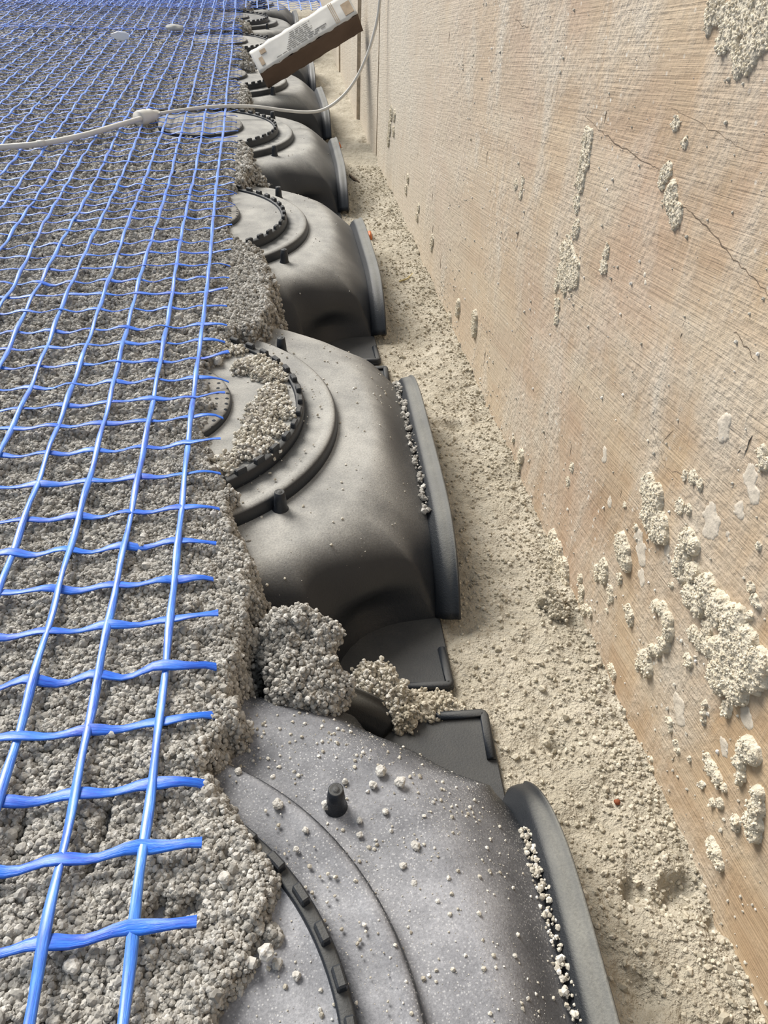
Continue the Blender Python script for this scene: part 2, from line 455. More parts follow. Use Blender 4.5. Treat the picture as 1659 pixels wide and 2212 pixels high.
def screed_edge(y):
    """X where the screed stops, as a function of Y"""
    xs, ys = [], []
    for i, (cx, cy, _) in enumerate(FORMERS):
        ys += [cy-0.15, cy-0.10, cy+0.10, cy+0.15]; xs += [0, LID_EDGE[i], LID_EDGE[i], 0]
        xs[-4] = VALLEY_EDGE[i-1]-0.012 if i else -0.03
        xs[-1] = VALLEY_EDGE[i]-0.012
        ys.append(cy+0.25); xs.append(VALLEY_EDGE[i])
    r = np.interp(y, ys, xs)
    # rubble spilling over the nearest lid
    lid0 = np.interp(y, [-0.2, 0.06, 0.095, 0.115, 0.14, 0.165, 0.19, 0.21, 0.235, 0.26], [-0.10, -0.085, -0.062, -0.040, -0.022, -0.016, -0.022, -0.038, -0.05, -0.035])
    return np.where(y < 0.26, lid0, r)
def screed_h(x, y):
    x = np.asarray(x, float); y = np.asarray(y, float)
    top = 0.1125 + 0.0025*fbm2(x, y, 9, 3, 1) + 0.0085*np.abs(fbm2(x, y, 46, 4, 5)) + 0.0040*fbm2(x, y, 130, 3, 9)
    top = top - 0.008*sstep(0.42, 0.62, fbm2(x, y, 24, 3, 21))
    e = screed_edge(y) + 0.009*fbm2(x*0+3.1, y, 26, 3, 3) + 0.012*fbm2(x, y, 75, 3, 4)
    fall = sstep(-0.004, 0.020, x-e)
    # cracks
    for (x0, y0), (x1, y1), w in CRACKS:
        dx, dy = x1-x0, y1-y0; L2 = dx*dx+dy*dy
        t = np.clip(((x-x0)*dx+(y-y0)*dy)/L2, 0, 1)
        d = np.hypot(x-(x0+t*dx), y-(y0+t*dy)) + 0.0022*fbm2(x, y, 90, 2, 14)
        top = top - 0.02*np.exp(-(d/w)**2)
    return top*(1-fall) + 0.035*fall
CRACKS = []
for a, b, w in (((243, 1730), (200, 1885), 0.0022), ((180, 1900), (196, 1850), 0.002), ((330, 1560), (372, 1580), 0.0025), ((420, 1960), (378, 1985), 0.003), ((100, 1500), (95, 1640), 0.0012), ((300, 2010), (345, 1960), 0.003), ((60, 1760), (20, 1900), 0.0015)):
    A = on_z(*a, 0.11); B = on_z(*b, 0.11)
    CRACKS.append(((A[0], A[1]), (B[0], B[1]), w))

# ------------------------------------------------------------------ floor
def floor_h(x, y):
    x = np.asarray(x, float); y = np.asarray(y, float)
    h = 0.0035*fbm2(x, y, 11, 4, 31) + 0.0045*fbm2(x, y, 60, 5, 33, 0.6)
    h = h + 0.010*sstep(0.13, 0.24, x)*(0.55+0.6*fbm2(x, y, 22, 4, 37)) 
    h = h - 0.012*sstep(0.35, 0.55, fbm2(x, y, 17, 3, 41))*sstep(0.15, 0.2, x)
    return np.where(x > 0.115, h+0.001, np.minimum(h*0.5, 0.0)-0.001)
ys = np.concatenate([np.arange(-0.12, 0.7, 0.0028), np.arange(0.7, 1.6, 0.006), np.arange(1.6, 4.6, 0.016)])
xs = np.concatenate([np.arange(-1.6, -0.06, 0.06), np.arange(-0.06, 0.10, 0.02), np.arange(0.10, 0.262, 0.0028), np.arange(0.262, 0.5, 0.03)])
X, Y = np.meshgrid(xs, ys, indexing='ij')
floor = put('floor', grid_mesh('floor', np.stack([X, Y, floor_h(X, Y)], -1)), M_FLOOR, smooth=True)
tag(floor, 'pale dusty concrete floor strip between the plastic formers and the plywood', 'floor', kind='structure')
n = 15000
fx = 0.115+rng.random(n)**0.75*0.125; fy = rng.random(n)**1.5*1.7+0.02
keep = (fbm2(fx, fy, 15, 3, 51)*0.5+0.5+sstep(0.19, 0.235, fx)*0.5) > rng.random(n)*0.95
fx, fy = fx[keep], fy[keep]
sz = 0.0006+0.0016*rng.random(len(fx))**2.5+0.0012*(rng.random(len(fx)) > 0.96)
gr = grains('loose_grit', np.stack([fx, fy, floor_h(fx, fy)+sz*0.3], -1), sz, M_SAND, floor, 1)

# ------------------------------------------------------------------ plywood wall
wall = empty('wall_right', (WALL_X, 0, 0))
tag(wall, 'limed and mortar-spattered plywood formwork wall along the right', 'wall', kind='structure')
def sheet(x0, y0, x1, y1, h=0.95, t=0.018, z0=-0.02):
    bm = bmesh.new()
    d = Vector((x1-x0, y1-y0, 0)).normalized(); nrm = Vector((d.y, -d.x, 0))
    pr = [Vector((x0, y0, 0)), Vector((x1, y1, 0)), Vector((x1, y1, 0))+nrm*t, Vector((x0, y0, 0))+nrm*t]
    lo = [bm.verts.new(p+Vector((-WALL_X, 0, z0))) for p in pr]; hi = [bm.verts.new(p+Vector((-WALL_X, 0, h))) for p in pr]
    for i in range(4): bm.faces.new((lo[i], lo[(i+1) % 4], hi[(i+1) % 4], hi[i]))
    bm.faces.new(lo[::-1]); bm.faces.new(hi)
    bmesh.ops.recalc_face_normals(bm, faces=bm.faces[:])
    bmesh.ops.bevel(bm, geom=bm.edges[:], offset=0.0015, segments=2, affect='EDGES')
    me = bpy.data.meshes.new('plywood_sheet'); bm.to_mesh(me); bm.free()
    o = put('plywood_sheet', me, M_PLY, wall)
    me.materials.append(M_EDGE)
    for p in me.polygons:
        if abs(p.normal.y) > 0.8: p.material_index = 1
    return o
sheetA = sheet(WALL_X, -0.35, WALL_X, 1.768)
sheetB = sheet(WALL_X-0.001, 1.771, WALL_X, 2.10)
sheetC = sheet(WALL_X-0.007, 2.112, 0.246, 2.74)
sheetD = sheet(0.242, 2.752, 0.275, 4.2)

MORTAR_PTS = []
def splat(circles, height, mat, seed, rough=1.0, name='mortar_splatter', X=WALL_X, parent=None, ragged=0.30):
    """a dab of mortar stuck on the sheet; circles are (px, py, r) marks measured in the photograph"""
    C = []
    for (px, py, r) in circles:
        c = on_x(px, py, X); a = on_x(px+r, py, X); b = on_x(px, py+r, X)
        ry = max(abs(a[1]-c[1]), 0.3*abs(b[1]-c[1])); rz = abs(b[2]-c[2])
        rr = max(0.0018, (np.linalg.norm(a-c)+np.linalg.norm(b-c))/2*0.95)
        C.append((c[1], c[2], rr))
    C = np.array(C)
    y0, y1 = (C[:, 0]-C[:, 2]*1.5).min(), (C[:, 0]+C[:, 2]*1.5).max()
    z0, z1 = (C[:, 1]-C[:, 2]*1.5).min(), (C[:, 1]+C[:, 2]*1.5).max()
    step = max(0.0009, max(y1-y0, z1-z0)/95)
    Yg, Zg = np.meshgrid(np.arange(y0, y1, step), np.arange(z0, z1, step), indexing='ij')
    f = np.zeros_like(Yg)
    w1 = ragged*fbm2(Yg, Zg, 130, 4, seed, 0.6)
    for cy, cz, r in C:
        d = np.hypot(Yg-cy, (Zg-cz)*0.92)/r + w1
        f = np.maximum(f, np.sqrt(np.clip(1-d*d, 0, 1))*min(1.0, r/0.010+0.25))
    h = f**0.45*height*0.50
    lump = (0.5+0.5*fbm2(Yg, Zg, 480, 3, seed+3, 0.7)); pit = np.abs(fbm2(Yg, Zg, 330, 3, seed+7))
    h = h*(1-0.35*rough) + h*rough*(0.55*lump+0.35*pit)
    P = np.stack([-h-np.where(f > 0, 0.0, -0.0008), Yg, Zg], -1)
    ok = np.argwhere((f > 0.05) & (f < 1.01))
    if mat is M_MORTAR and len(ok):
        n_ = int(len(ok)*step*step/(0.0016**2)); sel = ok[rng.integers(0, len(ok), n_)]
        q = P[sel[:, 0], sel[:, 1]]+rng.standard_normal((n_, 3))*np.array([0.0002, step*0.5, step*0.5]); MORTAR_PTS.append(q)
    me = grid_mesh(name, P, f > 0.02)
    return put(name, me, mat, parent or sheetA, smooth=False)
S = [
 ([(1198,1165,10),(1205,1195,18),(1215,1235,20),(1222,1262,12)], .010),
 ([(1290,1230,6),(1291,1245,6)], .005), ([(1306,1222,10),(1307,1240,10),(1306,1250,8)], .007),
 ([(1345,1170,14),(1350,1195,17),(1357,1216,12)], .009),
 ([(1405,1052,18),(1415,1080,28),(1412,1108,28),(1425,1138,26),(1435,1158,14)], .009),
 ([(1490,1165,18),(1502,1180,15),(1480,1202,18),(1473,1225,16),(1500,1236,17),(1480,1252,9)], .010),
 ([(1530,1265,22),(1500,1285,20),(1532,1290,22),(1515,1314,15)], .011),
 ([(1420,1308,9),(1435,1316,12),(1446,1340,12),(1448,1365,12),(1438,1390,12),(1424,1406,9),(1410,1404,8),(1396,1424,14),(1402,1445,12),(1385,1436,8)], .009),
 ([(1560,1320,32),(1590,1345,35),(1612,1395,42),(1625,1450,42),(1580,1415,46),(1562,1458,30),(1600,1490,25),(1548,1400,20),(1645,1430,30)], .012),
 ([(1500,1368,14),(1516,1385,16),(1530,1360,14)], .005),
 ([(1358,1315,8),(1362,1330,10),(1364,1342,7)], .006),
 ([(1340,1248,7),(1341,1256,5)], .005), ([(1320,1276,6),(1322,1290,6)], .005), ([(1316,1300,4)], .003),
 ([(1322,1445,7),(1326,1456,7)], .004), ([(1312,1320,4)], .003), ([(1452,1265,5)], .004),
 ([(1525,1520,6),(1523,1540,6),(1522,1556,5)], .006), ([(1575,1524,11),(1573,1538,10)], .008),
 ([(1621,1618,22),(1632,1628,18)], .011), ([(1602,1648,13),(1604,1674,10),(1600,1688,6)], .009),
 ([(1530,1640,9),(1540,1660,14),(1552,1682,12),(1566,1702,7)], .007),
 ([(1540,1822,10),(1548,1845,14),(1558,1868,9)], .008),
 ([(1642,1712,13),(1640,1745,17),(1634,1775,20),(1635,1802,14)], .011),
 ([(1593,1773,10),(1592,1788,7)], .008), ([(1557,1736,9)], .006), ([(1540,1733,7)], .005), ([(1448,1560,7),(1450,1575,5)], .005),
 ([(1462,1608,6),(1466,1622,5)], .005), ([(1490,1640,5)], .004), ([(1408,1640,5),(1410,1660,5)], .004), ([(1517,1695,6)], .005),
 ([(1625,1270,9),(1632,1295,10),(1640,1310,7)], .006), ([(1490,1430,9),(1486,1418,6)], .006), ([(1622,1330,9)], .006),
 ([(1255,1250,6),(1258,1275,7),(1257,1295,6)], .005), ([(1262,1318,7),(1275,1322,6),(1268,1312,5)], .005),
 ([(1028,688,7),(1027,705,7),(1026,718,5)], .008), ([(972,690,6),(974,715,6),(978,735,5)], .008), ([(992,660,5),(990,672,5)], .007),
 ([(935,520,4),(933,532,4)], .005), ([(846,245,4),(843,275,4),(840,300,4)], .006), ([(853,250,3),(851,285,3)], .005), ([(882,385,3),(878,410,3)], .005), ([(905,450,3),(902,470,3)], .005),
 ([(1205,660,8),(1203,690,7)], .003), ([(1236,1010,7),(1228,1040,6)], .002), ([(1127,985,8),(1122,1005,6)], .006), ([(1110,950,4)], .004),
 ([(1640,1180,8)], .004), ([(1350,1090,4)], .003), ([(1470,1095,12),(1488,1100,10)], .003), ([(1375,1140,5)], .004),
]
for i, (c, h) in enumerate(S):
    splat(c, h, M_MORTAR, 100+i*5)
L = [
 ([(1270,300,14),(1264,345,16),(1256,390,14),(1248,440,10)], .0030), ([(1245,500,12),(1226,560,26),(1215,600,20),(1238,590,20)], .0035),
 ([(1310,545,9),(1305,575,9)], .003), ([(1440,375,14),(1450,425,20),(1462,470,16),(1430,400,10)], .0035),
  ([(1600,20,55),(1640,60,45),(1545,30,28),(1620,110,34),(1655,20,40),(1570,70,24)], .0040),
 ([(1460,270,12),(1480,310,8)], .0025), ([(1381,1160,12),(1385,1185,14),(1388,1210,9)], .0008), ([(1441,1186,10),(1445,1205,7)], .0008), ([(1385,1240,9),(1387,1255,7)], .0008),
 ([(1532,1110,18),(1538,1135,20),(1528,1150,12)], .0008), ([(1620,1035,20),(1625,1065,18)], .0008), ([(1596,1095,14),(1600,1112,10)], .0008),
 ([(1568,915,18),(1565,940,14)], .0015), ([(1572,1154,8),(1575,1166,6)], .0008), ([(1318,1083,9)], .0008), ([(1497,1035,14),(1512,1048,10),(1480,1025,8)], .003),
 ([(1306,975,7),(1305,990,6)], .0008), ([(1650,975,14),(1655,1000,12)], .006), ([(1468,1530,18),(1470,1550,14)], .0008), ([(1612,1553,18)], .0008), ([(1564,1608,9),(1566,1622,8)], .0008),
 ([(1130,390,6),(1126,420,6)], .002), ([(1392,595,5),(1394,610,5)], .0008), ([(1115,400,5)], .002), ([(1550,1390,12),(1540,1420,10)], .001),
]
for i, (c, h) in enumerate(L):
    splat(c, h, M_LIME if h < .002 else M_MORTAR, 500+i*5, 0.7, 'lime_smear', ragged=0.95)
q = np.concatenate(MORTAR_PTS)
grains('mortar_crumbs', q, 0.0004+0.0008*rng.random(len(q))**2, M_MGRAIN, sheetA, 1)
# splits in the outer veneer
def split_line(px, w):
    pts = [on_x(x, y, WALL_X) for x, y in px]
    fine = spline(pts, 6); n = len(fine); V = []; F = []
    for i, p in enumerate(fine):
        ww = w*(0.35+0.65*math.sin(math.pi*(i+0.5)/n))*(0.6+0.8*random.random()); jz = (random.random()-0.5)*0.0022
        V += [(-0.0001, p[1], p[2]+jz+ww), (-0.00022, p[1], p[2]+jz), (-0.0001, p[1], p[2]+jz-ww)]
    for i in range(n-1):
        for k in (0, 1): F.append((3*i+k, 3*i+k+1, 3*i+4+k, 3*i+3+k))
    put('veneer_split', mesh_from('veneer_split', V, F), M_CRACK, sheetA)
for px, w in (([(1263,246),(1300,285),(1345,318),(1400,352),(1425,368)], .00035), ([(1475,445),(1510,475),(1560,530),(1610,585),(1659,635)], .0004), ([(1450,230),(1520,270),(1590,310),(1659,335)], .0001),
              ([(1400,900),(1425,970),(1440,1010)], .00010), ([(1440,1012),(1480,1032),(1520,1070)], .00015), ([(1432,955),(1445,940),(1455,930)], .0003), ([(1586,715),(1612,750),(1635,785)], .0003), ([(1110,40),(1130,55),(1142,60)], .0003)):
    split_line(px, w)
# fine mortar specks
n = 2600
wy = rng.random(n)**1.3*1.0+0.05; wz = rng.random(n)**2.2*0.40+0.004
keep = (fbm2(wy, wz, 14, 3, 61)*0.7+0.5) > rng.random(n)
wy, wz = wy[keep], wz[keep]; sz = 0.0004+0.0013*rng.random(len(wy))**3
grains('mortar_specks', np.stack([np.zeros_like(wy)-sz*0.2, wy, wz], -1), sz, M_PALE, sheetA, 1)

# ------------------------------------------------------------------ void formers
def arch_z(y):
    return 0.057*(1-np.minimum(np.abs(y)/0.178, 1)**5)
def quarter_outline():
    """bottom edge of the shell for angles 0..90 degrees: arch, leg, arch"""
    A = []
    for y in np.concatenate([np.linspace(0, 0.12, 7, endpoint=False), np.linspace(0.12, 0.174, 11)]):
        A.append((0.243, y, max(0.003, float(arch_z(y)))))
    B = [(0.239, 0.1750, 0.005), (0.230, 0.1765, 0.003), (0.219, 0.1785, 0.002), (0.208, 0.1815, 0.002), (0.199, 0.1860, 0.002)]
    D = [(0.1900, 0.1900, 0.002), (0.1820, 0.1955, 0.002), (0.1730, 0.2030, 0.002), (0.1660, 0.2120, 0.002), (0.1615, 0.2210, 0.003), (0.1590, 0.2280, 0.005)]
    F = [(x, 0.231, 0.030*(1-(x/0.166)**5)+0.003) for x in np.concatenate([np.linspace(0.157, 0.11, 7, endpoint=False), np.linspace(0.11, 0.0, 9)])]
    return A+B+D+F
def superellipse(t, a, p):
    c, s = abs(math.cos(t)), abs(math.sin(t))
    return a/((c**p+s**p)**(1/p))
def make_shell():
    Q = quarter_outline()
    ring = Q+[(-x, y, z) for (x, y, z) in reversed(Q[:-1])]
    ring = ring+[(x, -y, z) for (x, y, z) in reversed(ring[1:-1])]
    rows = []
    for (bx, by, bz) in ring:
        t = math.atan2(by, bx); R = math.hypot(bx, by)
        s = superellipse(t, 0.199, 2.5)
        leg = 1-min(1, bz/0.057); leg = leg*leg*(3-2*leg)
        wall_side = float(sstep(0.70, 0.80, np.array(abs(math.sin(t)))))
        leg = max(leg, wall_side)
        dg = abs(math.sin(2*t))**26
        c1 = s+0.014+0.010*leg; z1 = 0.0905
        c2 = s+(R-s)*0.62+(0.030-0.017*wall_side)*leg; z2 = 0.072*(1-leg)+0.050*leg
        prof = [(0.166, 0.088), (0.175, 0.0898), (s*0.93, 0.0905), (s, 0.0903)]
        for k in range(1, 17):
            u = k/16
            r = (1-u)**3*s+3*(1-u)**2*u*c1+3*(1-u)*u*u*c2+u**3*R
            z = (1-u)**3*0.0903+3*(1-u)**2*u*z1+3*(1-u)*u*u*z2+u**3*bz
            flute = 0.017*dg*leg*(1-0.5*wall_side)*math.exp(-((u-0.84)/0.12)**2)
            prof.append((r-flute, z))
        rows.append([(r*math.cos(t), r*math.sin(t), z) for r, z in prof])
    return np.array(rows)
SH = make_shell()
me_shell = grid_mesh('shell', SH, wrap_u=True)
bm = bmesh.new(); bm.from_mesh(me_shell); bmesh.ops.recalc_face_normals(bm, faces=bm.faces[:])
if sum(f.normal.z for f in bm.faces) < 0: bmesh.ops.reverse_faces(bm, faces=bm.faces[:])
bm.to_mesh(me_shell); bm.free()
def make_rim():
    Y = np.concatenate([np.linspace(-0.174, -0.1, 22, endpoint=False), np.linspace(-0.1, 0.1, 13, endpoint=False), np.linspace(0.1, 0.174, 23)])
    za = arch_z
    sec = [(-0.003, -0.003), (0.001, 0.0015), (0.004, 0.0065), (0.007, 0.0095), (0.0115, 0.0108), (0.0155, 0.0112), (0.0165, 0.0126), (0.0180, 0.0126), (0.0190, 0.0105), (0.0192, -0.006), (0.016, -0.006), (0.0155, 0.004), (0.010, 0.005), (0.004, -0.002), (0.0, -0.007)]
    P = []
    for y in Y:
        e = 1e-3; dz = (za(y+e)-za(y-e))/(2*e); nrm = np.array([-dz, 1.0]); nrm /= np.linalg.norm(nrm)
        P.append([(0.243+a, y+nrm[0]*b, max(0.001, za(y)+nrm[1]*b)) for a, b in sec+[sec[0]]])
    me = grid_mesh('rim', np.array(P))
    bm = bmesh.new(); bm.from_mesh(me); bmesh.ops.remove_doubles(bm, verts=bm.verts[:], dist=1e-5)
    bmesh.ops.holes_fill(bm, edges=bm.edges[:]); bmesh.ops.recalc_face_normals(bm, faces=bm.faces[:]); bm.to_mesh(me); bm.free(); return me
me_rim = make_rim()
me_ring = lathe('step_ring', [(0.138, 0.094), (0.138, 0.0985), (0.158, 0.0985), (0.1610, 0.0992), (0.1640, 0.1002), (0.1670, 0.1002), (0.1695, 0.0990), (0.1710, 0.0970), (0.1718, 0.0940), (0.1722, 0.0890)], 120)
me_band = lathe('tooth_band', [(0.1345, 0.1050), (0.1348, 0.1078), (0.1360, 0.1086), (0.1405, 0.1086), (0.1420, 0.1076), (0.1425, 0.0985)], 120)
me_lid = lathe('lid', [(0.0005, 0.1055), (0.07, 0.1057), (0.136, 0.1055), (0.1395, 0.1052), (0.1400, 0.1035), (0.1400, 0.096)], 120)
me_boss = lathe('centre_boss', [(0.0005, 0.1085), (0.0065, 0.1085), (0.0075, 0.1115), (0.012, 0.1122), (0.074, 0.1120), (0.0770, 0.1112), (0.0780, 0.1092), (0.0780, 0.1045)], 96)
bm = bmesh.new()
bmesh.ops.create_cube(bm, size=1)
for v in bm.verts:
    k = 0.82 if v.co.z > 0 else 1.0
    v.co = Vector((v.co.x*0.0055*k, v.co.y*0.0115*k, (v.co.z+0.5)*0.0125))
bmesh.ops.bevel(bm, geom=bm.edges[:], offset=0.0008, segments=1, affect='EDGES')
me_tooth = bpy.data.meshes.new('tooth'); bm.to_mesh(me_tooth); bm.free()
me_peg = lathe('peg', [(0.0002, 0.0165), (0.0018, 0.0165), (0.0022, 0.0155), (0.0030, 0.0165), (0.0040, 0.0160), (0.0048, 0.0090), (0.0052, 0.002), (0.0066, -0.001)], 20)
def make_foot():
    a, b = 0.135, 0.247
    bm = bmesh.new(); n = 6; out = [(a, a), (b-0.006, a), (b, a+0.006), (b, b-0.004), (b-0.004, b), (a+0.006, b), (a, b-0.006)]
    lo = [bm.verts.new((x, y, 0.0)) for x, y in out]; hi = [bm.verts.new((x, y, 0.0045)) for x, y in out]
    bm.faces.new(hi); bm.faces.new(lo[::-1])
    for i in range(len(out)): bm.faces.new((lo[i], lo[(i+1) % len(out)], hi[(i+1) % len(out)], hi[i]))
    bmesh.ops.recalc_face_normals(bm, faces=bm.faces[:])
    bmesh.ops.bevel(bm, geom=bm.edges[:], offset=0.001, segments=1, affect='EDGES')
    me = bpy.data.meshes.new('foot_plate'); bm.to_mesh(me); bm.free(); return me
me_foot = make_foot()
def make_ridge():
    pts = [(0.208, 0.2425, 0.0055), (0.2415, 0.2435, 0.0055), (0.2428, 0.2428, 0.0055), (0.2435, 0.2415, 0.0055), (0.2425, 0.206, 0.0055)]
    return tube('corner_ridge', pts, 0.0034, 8)
me_ridge = make_ridge()
LABELS = ['nearest grey-dusted black plastic void former, cut off by the bottom edge of the photo',
 'second nearest black void former, loose rubble on its lid, lump at its foot',
 'third void former from the camera, toothed lid half clear of screed',
 'fourth void former from the camera, just below the white cable',
 'fifth void former, with the lower end of the cardboard carton resting on it',
 'sixth void former, mostly hidden behind the tilted cardboard carton',
 'seventh void former, toothed lid seen just left above the cardboard carton',
 'farthest void former, at the top edge under the rumpled blue mesh']
formers = []
for i, (cx, cy, rot) in enumerate(FORMERS):
    E_ = empty('void_former', (cx, cy, 0), (0, 0, math.radians(rot)))
    tag(E_, LABELS[i], 'void former', 'row of black plastic void formers along the wall')
    pm = M_PL1 if i == 0 else M_PL
    def own(me, mat):
        m2 = me if mat is M_PL else me.copy()
        if not m2.materials: m2.materials.append(mat)
        else: m2.materials[0] = mat
        return m2
    sh = put('shell', own(me_shell, pm), pm, E_, smooth=True)
    for q in range(4):
        if q >= 2: continue
        rm = put('rim', me_rim, M_RIM, E_, (0, -0.015, 0) if q else (0, 0, 0), rot=(0, 0, q*math.pi/2), smooth=True)
        if q: rm.scale = (1, 0.98, 0.86)
    put('step_ring', own(me_ring, pm), pm, E_, smooth=True)
    lid = put('lid', own(me_lid, pm), pm, E_, smooth=False)
    put('centre_boss', own(me_boss, M_PERF), M_PERF, lid, smooth=False)
    put('tooth_band', own(me_band, M_PLD), M_PLD, lid)
    for k in range(44):
        t = 2*math.pi*k/44
        wx, wy = cx+0.139*math.cos(t), cy+0.139*math.sin(t)
        if wx < float(screed_edge(np.array([wy]))[0])-0.03: continue
        put('tooth', me_tooth, M_PLD, lid, (0.1388*math.cos(t), 0.1388*math.sin(t), 0.1005), (0, 0, t))
    for sy in (-1, 1):
        put('peg', me_peg, M_PLD, E_, (0.121 if i == 1 else 0.134, sy*0.129, 0.0905), smooth=True)
        ft = put('foot_plate', me_foot, M_PLD, E_, (0, 0, 0.001), (0, 0, 0 if sy > 0 else -math.pi/2))
        put('corner_ridge', me_ridge, M_PLD, ft, smooth=True)
    formers.append(E_)

# grit lying on the shells: sample the upper faces
def shell_points(n, zmin=0.06, xmin=-0.05, pow_=1.0):
    a = SH[:, :-1]; b = np.roll(SH, -1, 0)[:, :-1]; c = np.roll(SH, -1, 0)[:, 1:]; d = SH[:, 1:]
    quads = np.stack([a, b, c, d], 2).reshape(-1, 4, 3)
    nr = np.cross(quads[:, 1]-quads[:, 0], quads[:, 3]-quads[:, 0]); ar = np.linalg.norm(nr, axis=1)
    up = np.abs(nr[:, 2])/np.maximum(ar, 1e-12)
    cen = quads.mean(1)
    w = ar*np.clip(up-0.45, 0, 1)**pow_*(cen[:, 2] > zmin)*(cen[:, 0] > xmin)
    idx = rng.choice(len(quads), n, p=w/w.sum())
    u, v = rng.random((2, n, 1)); q = quads[idx]
    return (q[:, 0]*(1-u)*(1-v)+q[:, 1]*u*(1-v)+q[:, 2]*u*v+q[:, 3]*(1-u)*v)
def flat_points(n, r0, r1, z, xmin):
    r = np.sqrt(rng.random(n)*(r1*r1-r0*r0)+r0*r0); t = rng.random(n)*2*math.pi
    p = np.stack([r*np.cos(t), r*np.sin(t), np.full(n, z)], -1); return p[p[:, 0] > xmin]
for i, E_ in enumerate(formers[:5]):
    n1, n2 = [(8000, 3600), (900, 700), (260, 120), (160, 80), (80, 40)][i]
    p = np.concatenate([shell_points(n1), flat_points(n2, 0.14, 0.168, 0.100, -0.02), flat_points(n2, 0.03, 0.138, 0.1056, LID_EDGE[i]-FORMERS[i][0]-0.02)])
    cl = fbm2(p[:, 0]+i, p[:, 1], 22, 3, 71+i)*0.9+0.55
    p = p[cl > rng.random(len(p))]
    s = 0.0002+0.0012*rng.random(len(p))**(6 if i == 0 else 4)
    p[:, 2] += s*0.3
    grains('grit', p, s, M_PALE if i == 0 else M_GRAIN if i > 1 else M_PALE, E_, 1)
# band of gravel in the groove beside the rim
def groove(E_, y0, y1, n, mat, big, zoff=0.0):
    y = y0+(y1-y0)*rng.random(n); za = arch_z(y)
    w = (0.4+0.6*np.abs(fbm2(y, y*0, 40, 2, 81)))
    x = 0.2425+0.0036*rng.standard_normal(n)*w
    s = (0.0006+0.0016*rng.random(n)**2)*big
    grains('groove_gravel', np.stack([x, y, za+0.003+zoff+0.002*rng.random(n)], -1), s, mat, E_, 1)
groove(formers[0], -0.12, 0.135, 520, M_PALE, 1.0)
groove(formers[1], -0.10, 0.135, 170, M_GRAIN, 1.5)

# ------------------------------------------------------------------ screed
yy = np.concatenate([np.arange(-0.10, 0.9, 0.0032), np.arange(0.9, 1.8, 0.006), np.arange(1.8, 4.5, 0.014)])
xx = np.concatenate([np.arange(-1.5, -0.6, 0.03), np.arange(-0.6, -0.24, 0.008), np.arange(-0.24, 0.04, 0.0034)])
X, Y = np.meshgrid(xx, yy, indexing='ij')
Z = screed_h(X, Y)
screed = put('screed_fill', grid_mesh('screed_fill', np.stack([X, Y, Z], -1), Z > 0.037), M_SCREED, smooth=False)
tag(screed, 'crumbly grey-beige granular screed filling between and over the black formers under blue mesh', 'screed', kind='stuff')
def scatter_screed(n, ylo, yhi, s0, s1, powr):
    y = ylo+(yhi-ylo)*rng.random(n)
    x = 0.035-(0.30+0.27*y)*rng.random(n)
    h = screed_h(x, y); e = 0.0015
    gx = (screed_h(x+e, y)-h)/e; gy = (screed_h(x, y+e)-h)/e
    w = np.sqrt(1+np.minimum(gx*gx+gy*gy, 12))
    keep = (rng.random(n)*3.2 < w) & (h > 0.042)
    x, y, h, gx, gy, w = (a[keep] for a in (x, y, h, gx, gy, w))
    s = s0+(s1-s0)*rng.random(len(x))**powr
    s = s*(1+0.7*(rng.random(len(x)) > 0.985))
    nx, ny, nz_ = -gx/w, -gy/w, 1/w
    off = s*(0.05+0.55*rng.random(len(x)))
    return np.stack([x+nx*off, y+ny*off, h+nz_*off], -1), s
P1, s1 = scatter_screed(400000, -0.02, 0.55, 0.0006, 0.0019, 1.3)
P2, s2 = scatter_screed(260000, 0.55, 1.2, 0.0009, 0.0025, 1.4)
P3, s3 = scatter_screed(150000, 1.2, 2.4, 0.0015, 0.0040, 1.3)
P4, s4 = scatter_screed(60000, 2.4, 3.9, 0.003, 0.0065, 1.3)
grains('screed_grains', np.concatenate([P1, P2]), np.concatenate([s1, s2]), M_GRAIN, screed, 2)
grains('screed_grains', np.concatenate([P3, P4]), np.concatenate([s3, s4]), M_GRAIN, screed, 1)

# lumps of screed broken off
def lump(name, blobs, label, mat_base, mat_g, n, smin, smax, seed):
    """blobs: (x, y, z, rx, ry, rz)"""
    bm = bmesh.new(); pts = []; szs = []
    B = np.array(blobs)
    for (x, y, z, rx, ry, rz) in blobs:
        r = bmesh.ops.create_icosphere(bm, subdivisions=4, radius=1)
        D = np.array([v.co for v in r['verts']]); K = 1+0.55*fbm(D*2.6+seed+x*50, 4, seed, 0.6)
        for v, d, k in zip(r['verts'], D, K):
            v.co = Vector((x+d[0]*rx*k, y+d[1]*ry*k, z+d[2]*rz*k))
    co = np.array([v.co for v in bm.verts]); ctr = B[:, :3].mean(0)
    inside = np.zeros(len(co), bool)
    for b in B:
        inside |= (((co-b[:3])/b[3:])**2).sum(1) < 0.6
    me = bpy.data.meshes.new(name); bm.to_mesh(me); bm.free()
    o = put(name, me, mat_base, smooth=False)
    tag(o, label, 'screed lump')
    sel = co[~inside]
    p = sel[rng.choice(len(sel), n)]+rng.standard_normal((n, 3))*0.0012
    s = smin+(smax-smin)*rng.random(n)**1.6
    grains('grains', p, s, mat_g, o, 2)
    return o
def b_at(px, py, z, r, k=(1, 1, 1)):
    p = on_z(px, py, z); return (p[0], p[1], p[2], r*k[0], r*k[1], r*k[2])
